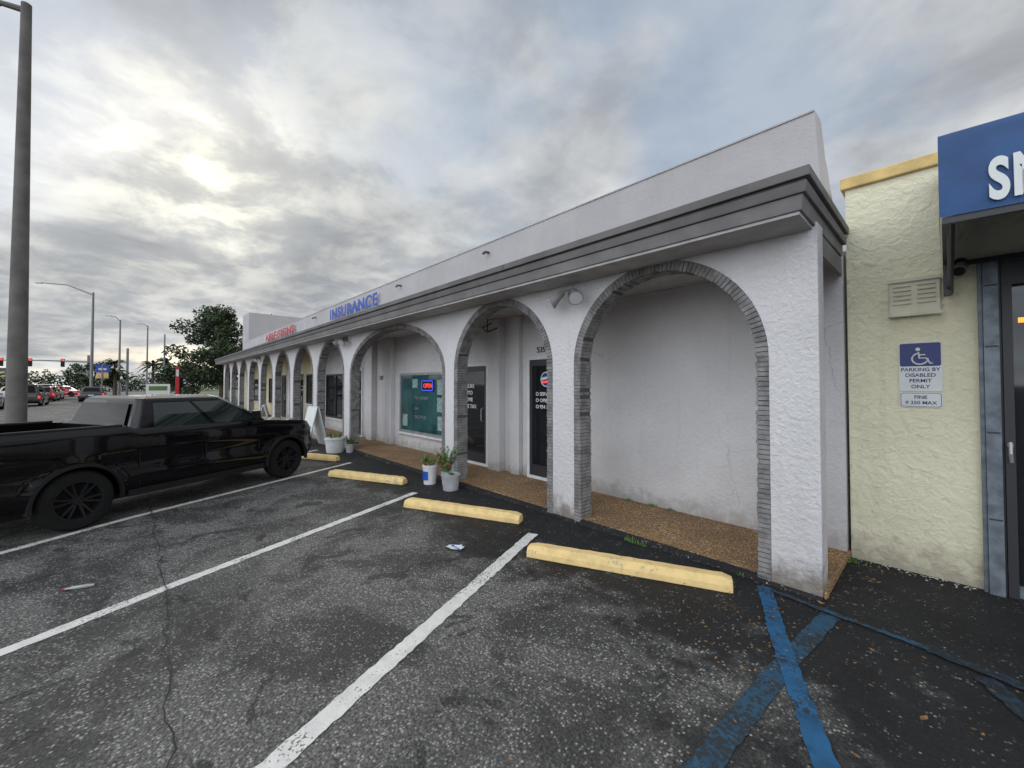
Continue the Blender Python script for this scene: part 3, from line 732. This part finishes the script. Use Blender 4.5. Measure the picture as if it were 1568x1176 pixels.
# ---------------------------------------------------------------- trees
def leaves(mb,c,rx,rz,n,size,rr):
    for _ in range(n):
        while True:
            v_=Vector((rr.uniform(-1,1),rr.uniform(-1,1),rr.uniform(-1,1)))
            if .15<v_.length<1: break
        p=Vector(c)+Vector((v_.x*rx,v_.y*rx,v_.z*rz))
        a=Vector((rr.gauss(0,1),rr.gauss(0,1),rr.gauss(0,1))).normalized(); b_=a.orthogonal().normalized(); s=size*rr.uniform(.6,1.3)
        k_='leaf2' if v_.z+rr.uniform(-.7,.7)>.55 else 'leaf1'
        mb.face([p-a*s,p+b_*s*.5,p+a*s,p-b_*s*.5],k_)
def tree(name,x,y,h,cr,seed,n=34,per=170,leaf=.2,trunk=.3,base=.3):
    rr=random.Random(seed); mb=MB()
    mb.tube([(x,y,0),(x+.1,y,h*.25),(x+.2*rr.uniform(-1,1),y+.2,h*.55),(x,y,h*.8)],[trunk,trunk*.75,trunk*.45,trunk*.15],'bark',9)
    for i in range(n):
        an=rr.uniform(0,6.28); u=rr.random()**.5; zz=rr.uniform(base,.93)
        env=math.sin(math.pi*min(1,max(.08,(zz-base+.1)/(1.08-base))))**.6
        p=Vector((x+cr*u*env*math.cos(an),y+cr*u*env*math.sin(an),h*zz))
        mb.tube([(x,y,h*min(.6,zz*.6)),tuple(Vector((x,y,h*zz*.75)).lerp(p,.5)),tuple(p)],[trunk*.25,trunk*.14,.02],'bark',5,False)
        r_=cr*rr.uniform(.20,.34); leaves(mb,p,r_,r_*.75,per,leaf,rr)
    return mb.build(name,merge=False)
tree('oak_tree',-55.5,6.8,10.9,4.3,3,n=60,per=200,leaf=.18,base=.2)
tree('oak_tree',-63,13.5,11.3,3.6,5,n=26,per=150,leaf=.18)
tree('roadside_tree',-71.7,-4.3,5.2,2.6,8,n=20,per=120,leaf=.16,trunk=.15)
tree('roadside_tree',-60,3.4,4.3,3.0,9,n=22,per=110,leaf=.18,trunk=.15,base=.15)
def palm(name,x,y,h,seed,L=2.2):
    rr=random.Random(seed); mb=MB(); mb.tube([(x,y,0),(x+.1,y,h*.5),(x,y,h)],[.2,.16,.14],'bark',8)
    for i in range(26):
        an=rr.uniform(0,6.28); el=rr.uniform(-.2,1.2); d=Vector((math.cos(an)*math.cos(el),math.sin(an)*math.cos(el),math.sin(el)))
        s=Vector((-math.sin(an),math.cos(an),0)); prev=None
        for j in range(8):
            u=j/7; p=Vector((x,y,h))+d*L*u+Vector((0,0,-1.3*u*u)); w_=.28*math.sin(math.pi*min(1,u*.9+.1))*(1 if j%2 else .5)
            if prev: mb.face([prev[0],prev[1],p+s*w_-Vector((0,0,w_*.6)),p],'leaf1'); mb.face([prev[0],prev[2],p-s*w_-Vector((0,0,w_*.6)),p],'leaf2' if i%3==0 else 'leaf1')
            prev=(p,p+s*w_-Vector((0,0,w_*.6)),p-s*w_-Vector((0,0,w_*.6)))
    mb.build(name,merge=False)
palm('palm_tree',-80.4,1.4,4.6,1); palm('palm_tree',-82,3.0,5.0,2); palm('palm_tree',-68,-2.2,3.2,4,1.8); palm('palm_tree',-90,-3,5,6)
mb=MB(); rr=random.Random(21)
for i in range(95):
    u=i/95; x=-125-rr.uniform(0,14); y=-75+u*125
    leaves(mb,(x,y,rr.uniform(1.2,2.4)),rr.uniform(2.2,3.6),rr.uniform(1.6,3.0),90,.42,rr)
mb.build('distant_tree_row',merge=False)

# ---------------------------------------------------------------- small objects
def aframe(x,y,rot,h=1.05,w_=.55):
    E=empty('a_frame_sign',(x,y,0),rot); k=MB()
    for s in (-1,1):
        k.hexa([(-w_/2,s*.28-.012,0),(w_/2,s*.28-.012,0),(w_/2,s*.28+.012,0),(-w_/2,s*.28+.012,0),(-w_/2,s*.02-.012,h),(w_/2,s*.02-.012,h),(w_/2,s*.02+.012,h),(-w_/2,s*.02+.012,h)],'signwhite')
        yo=s*.018
        k.hexa([(-w_/2+.06,s*.26+yo,.12),(w_/2-.06,s*.26+yo,.12),(w_/2-.06,s*.26+yo*.9,.12),(-w_/2+.06,s*.26+yo*.9,.12),(-w_/2+.06,s*.15+yo,.55),(w_/2-.06,s*.15+yo,.55),(w_/2-.06,s*.15+yo*.9,.55),(-w_/2+.06,s*.15+yo*.9,.55)],'ltgreen')
    k.box(-w_/2,w_/2,-.03,.03,h-.01,h+.03,'signwhite'); k.build('boards',E,bevel=.01)
aframe(-11.95,3.55,math.radians(8)); aframe(-17.2,3.4,math.radians(-20),.9)
def pot(name,x,y,r,h,mat,seed,plant=.3,flowers=0,label=False,z0=0):
    k=MB(); rr=random.Random(seed)
    k.tube([(x,y,z0),(x,y,z0+h*.9),(x,y,z0+h*.901),(x,y,z0+h),(x,y,z0+h*.995),(x,y,z0+h*.88)],[r*.82,r*.97,r*1.06,r*1.06,r*.93,r*.9],mat,20,False)
    k.tube([(x,y,z0+.005),(x,y,z0+h*.87)],[r*.8,r*.9],'soil',16)
    if label: 
        for i in range(5):
            a0=-2.2+.28*i; k.face([(x+(r*.93+.006)*math.cos(a),y+(r*.93+.006)*math.sin(a),z0+h*zq) for a,zq in ((a0,.25),(a0+.28,.25),(a0+.28,.7),(a0,.7))],'blueletter')
    for i in range(int(34*plant/.3)):
        an=rr.uniform(0,6.28);l=plant*rr.uniform(.4,1.); o=Vector((math.cos(an),math.sin(an),0)); b0=Vector((x,y,z0+h*.85))+o*r*.3
        e=b0+o*l*.45+Vector((0,0,l)); m_=b0.lerp(e,.5)+Vector((0,0,l*.15)); s=Vector((-o.y,o.x,0))*.008
        k.face([b0-s*.5,m_-s,m_+s,b0+s*.5],'ltgreen'); k.face([m_-s,e,m_+s],'ltgreen')
        for q in range(5):
            c=b0.lerp(e,rr.uniform(.3,1))+Vector((rr.gauss(0,.02),rr.gauss(0,.02),0)); a=Vector((rr.gauss(0,1),rr.gauss(0,1),rr.gauss(0,.5))).normalized()*.03; bb=a.orthogonal().normalized()*.014
            k.face([c-a,c+bb,c+a,c-bb],'flower' if (flowers and rr.random()<.12) else ('leaf2' if q%2 else 'ltgreen'))
    k.build(name,merge=False,smooth=False)
pot('flower_bucket',-6.02,3.66,.125,.32,'whitepaint',1,.24,1,True)
pot('plant_pot',-5.45,3.70,.15,.25,'pot',2,.08)
pot('flower_pot',-5.85,3.88,.09,.2,'pot',4,.55,1)
pot('planter_tub',-10.4,3.60,.24,.36,'whitepaint',3,.22)
pot('planter_tub',-10.12,3.86,.10,.2,'pot',6,.25)
def paper(name,x,y,s,ang,mat='signwhite'):
    k=MB(); rr=random.Random(int(x*100)); n=5
    P_=[[(s*(i/n-.5)*1.3,s*(j/n-.5)*.8,.006+abs(rr.gauss(0,.006))) for j in range(n+1)] for i in range(n+1)]
    for i in range(n):
        for j in range(n): k.face([P_[i][j],P_[i+1][j],P_[i+1][j+1],P_[i][j+1]],mat if (i+j)%4 else 'blueletter')
    k.build(name,loc=(x,y,.003),rotz=ang)
paper('paper_litter',-3.48,2.42,.14,.5)
k=MB(); k.tube([(0,0,.013),(.03,0,.014),(.05,.0,.014),(.14,.01,.012),(.18,.012,.011)],[.008,.008,.013,.014,.010],'pot',10); k.tube([(-.012,0,.013),(0,0,.013)],.010,'redletter',10); k.build('plastic_bottle',loc=(-4.95,-.43,0),rotz=1.2,smooth=True)
k=MB(); rr=random.Random(5)
def leaf(x,y,z,s):
    an=rr.uniform(0,6.28); a=Vector((math.cos(an),math.sin(an),rr.uniform(-.1,.3)))*s; b_=Vector((-math.sin(an),math.cos(an),rr.uniform(-.2,.3)))*s*.45; c=Vector((x,y,z+s*.3))
    k.face([c-a,c+b_,c+a,c-b_],'leafmat')
for i in range(90): leaf(rr.uniform(-.75,-.4),rr.uniform(3.8,5.0),.022,rr.uniform(.01,.025)) if i%2 else leaf(rr.gauss(-.5,.5),rr.gauss(3.3,.5),.022,rr.uniform(.006,.02))
for i in range(90): leaf(rr.uniform(-5,1.2),rr.uniform(.9,3.8),.02,rr.uniform(.006,.018))
for i in range(50): leaf(rr.uniform(-.9,1.),rr.uniform(4.4,5.1),.02,rr.uniform(.006,.016))
for i in range(150): leaf(rr.gauss(-1.1,.35),rr.gauss(3.0,.3),.02,rr.uniform(.005,.014))
for i in range(90): leaf(rr.uniform(-6,-1),YF-.04+rr.gauss(0,.03),.02,rr.uniform(.006,.016))
for i in range(60): leaf(rr.uniform(-6,-.8),rr.uniform(4.9,5.08),.065,rr.uniform(.006,.016))
for i in range(3): leaf(-.1+.45*i,2.9-.25*i,.022,.035)
k.build('fallen_leaves',merge=False)
k=MB()
for i in range(60):
    x=rr.uniform(-.6,.15); y=5.12-abs(rr.gauss(0,.05)); s=rr.uniform(.006,.016); an=rr.uniform(0,6)
    k.face([(x+s*math.cos(an+q*1.57)*(1 if q%2 else .6),y+s*math.sin(an+q*1.57),.006+rr.uniform(0,.004)) for q in range(4)],'signwhite')
k.build('paint_chips',merge=False)
k=MB()
def tuft(x,y,z,n,s):
    for i in range(n):
        an=rr.uniform(0,6.28); o=Vector((math.cos(an),math.sin(an),0)); c=Vector((x+rr.gauss(0,s*.5),y+rr.gauss(0,s*.25),z)); w_=Vector((-o.y,o.x,0))*.006
        e=c+o*s*rr.uniform(.3,.8)+Vector((0,0,s*rr.uniform(.4,1)))
        k.face([c-w_,c+w_,e],'ltgreen')
for x,y,z,n,s in [(-2.35,3.90,0,50,.06),(-2.2,3.9,0,30,.05),(-2.7,5.07,.06,30,.05),(-3.05,5.07,.06,22,.05),(-2.45,5.07,.06,22,.05),(-6.6,3.9,0,40,.05),(-9.2,3.9,0,50,.08),(-1.25,3.93,0,20,.035),(-.62,5.0,0,30,.06),(-8.1,3.9,0,40,.06)]: tuft(x,y,z,n,s)
k.build('weeds',merge=False)

# ---------------------------------------------------------------- sky and light
sun_dir=Vector((-1.246,.1256,.535)).normalized()
elev=math.asin(sun_dir.z)
W=bpy.data.worlds.new('World'); scene.world=W; W.use_nodes=True; nt=W.node_tree
bg=nt.nodes['Background']; bg.inputs['Strength'].default_value=.1
sky=N(nt,'ShaderNodeTexSky',sky_type='NISHITA'); sky.sun_disc=False; sky.sun_elevation=elev
sky.sun_rotation=math.atan2(sun_dir.x,sun_dir.y)
tc=N(nt,'ShaderNodeTexCoord'); dirv=tc.outputs['Generated']
sp=N(nt,'ShaderNodeSeparateXYZ'); nt.links.new(dirv,sp.inputs[0])
zz=math_(nt,'ADD',math_(nt,'MAXIMUM',sp.outputs[2],0.),.20)
cb=N(nt,'ShaderNodeCombineXYZ'); nt.links.new(math_(nt,'DIVIDE',sp.outputs[0],zz),cb.inputs[0]); nt.links.new(math_(nt,'DIVIDE',sp.outputs[1],zz),cb.inputs[1])
cb.inputs[2].default_value=3.7
cv=cb.outputs[0]
n1=noise(nt,cv,.95,7,.5,.25); n2=noise(nt,cv,3.1,6,.58,.2)
cl=math_(nt,'ADD',math_(nt,'MULTIPLY',n1,.62),math_(nt,'MULTIPLY',n2,.38))
shade=N(nt,'ShaderNodeValToRGB'); e=shade.color_ramp.elements
e[0].position=.38;e[0].color=(3.2,3.4,3.75,1); e[1].position=.62;e[1].color=(8.0,8.0,7.8,1)
e2=shade.color_ramp.elements.new(.465); e2.color=(4.3,4.5,4.8,1); e3=shade.color_ramp.elements.new(.54); e3.color=(6.0,6.15,6.3,1)
nt.links.new(cl,shade.inputs[0])
gap=mrange(nt,noise(nt,cv,.9,5,.5,.2),.51,.64,0,.65)
skyb=N(nt,'ShaderNodeMix',data_type='RGBA'); skyb.inputs[0].default_value=.6
nt.links.new(sky.outputs[0],skyb.inputs[6]); skyb.inputs[7].default_value=(3.6,4.9,6.6,1)
col=mix(nt,gap,shade.outputs[0],skyb.outputs[2])
dt=N(nt,'ShaderNodeVectorMath',operation='DOT_PRODUCT'); nt.links.new(dirv,dt.inputs[0]); dt.inputs[1].default_value=tuple(sun_dir)
dpos=math_(nt,'MAXIMUM',dt.outputs['Value'],0)
glow=math_(nt,'POWER',dpos,120)
wide=math_(nt,'POWER',dpos,9)
brk=mrange(nt,n2,.42,.58,.30,1)
gl=math_(nt,'ADD',math_(nt,'MULTIPLY',math_(nt,'MULTIPLY',glow,brk),5.5),math_(nt,'MULTIPLY',math_(nt,'MULTIPLY',wide,brk),1.7))
gm=N(nt,'ShaderNodeVectorMath',operation='SCALE'); gm.inputs[0].default_value=(1,.92,.62); nt.links.new(gl,gm.inputs[3])
gc=N(nt,'ShaderNodeVectorMath',operation='ADD'); nt.links.new(col,gc.inputs[0]); nt.links.new(gm.outputs[0],gc.inputs[1])
# unseen sky behind the camera scaled brighter, added to light the facade
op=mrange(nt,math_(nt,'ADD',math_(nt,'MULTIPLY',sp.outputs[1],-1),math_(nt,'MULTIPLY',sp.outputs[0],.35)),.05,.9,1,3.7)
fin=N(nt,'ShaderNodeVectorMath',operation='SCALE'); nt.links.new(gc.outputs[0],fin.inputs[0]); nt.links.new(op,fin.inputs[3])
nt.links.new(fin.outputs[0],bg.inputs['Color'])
sl=bpy.data.lights.new('sun','SUN'); sl.energy=1.2; sl.angle=math.radians(20); sl.color=(1,.95,.86)
so=bpy.data.objects.new('sun',sl); COL.objects.link(so); so.rotation_euler=(-sun_dir).to_track_quat('-Z','Y').to_euler()

# ---------------------------------------------------------------- camera
cam=bpy.data.cameras.new('camera'); co=bpy.data.objects.new('camera',cam); COL.objects.link(co)
cam.sensor_width=36; cam.lens=615/1568*36; cam.clip_start=.05; cam.clip_end=2000
pitch=math.radians(1.2); cam.shift_y=-math.tan(pitch)*615/1568
co.location=(0,0,1.7); co.rotation_euler=(math.pi/2+pitch,0,math.radians(47.2))
scene.camera=co
scene.view_settings.view_transform='Standard'; scene.view_settings.look='None'; scene.view_settings.exposure=0
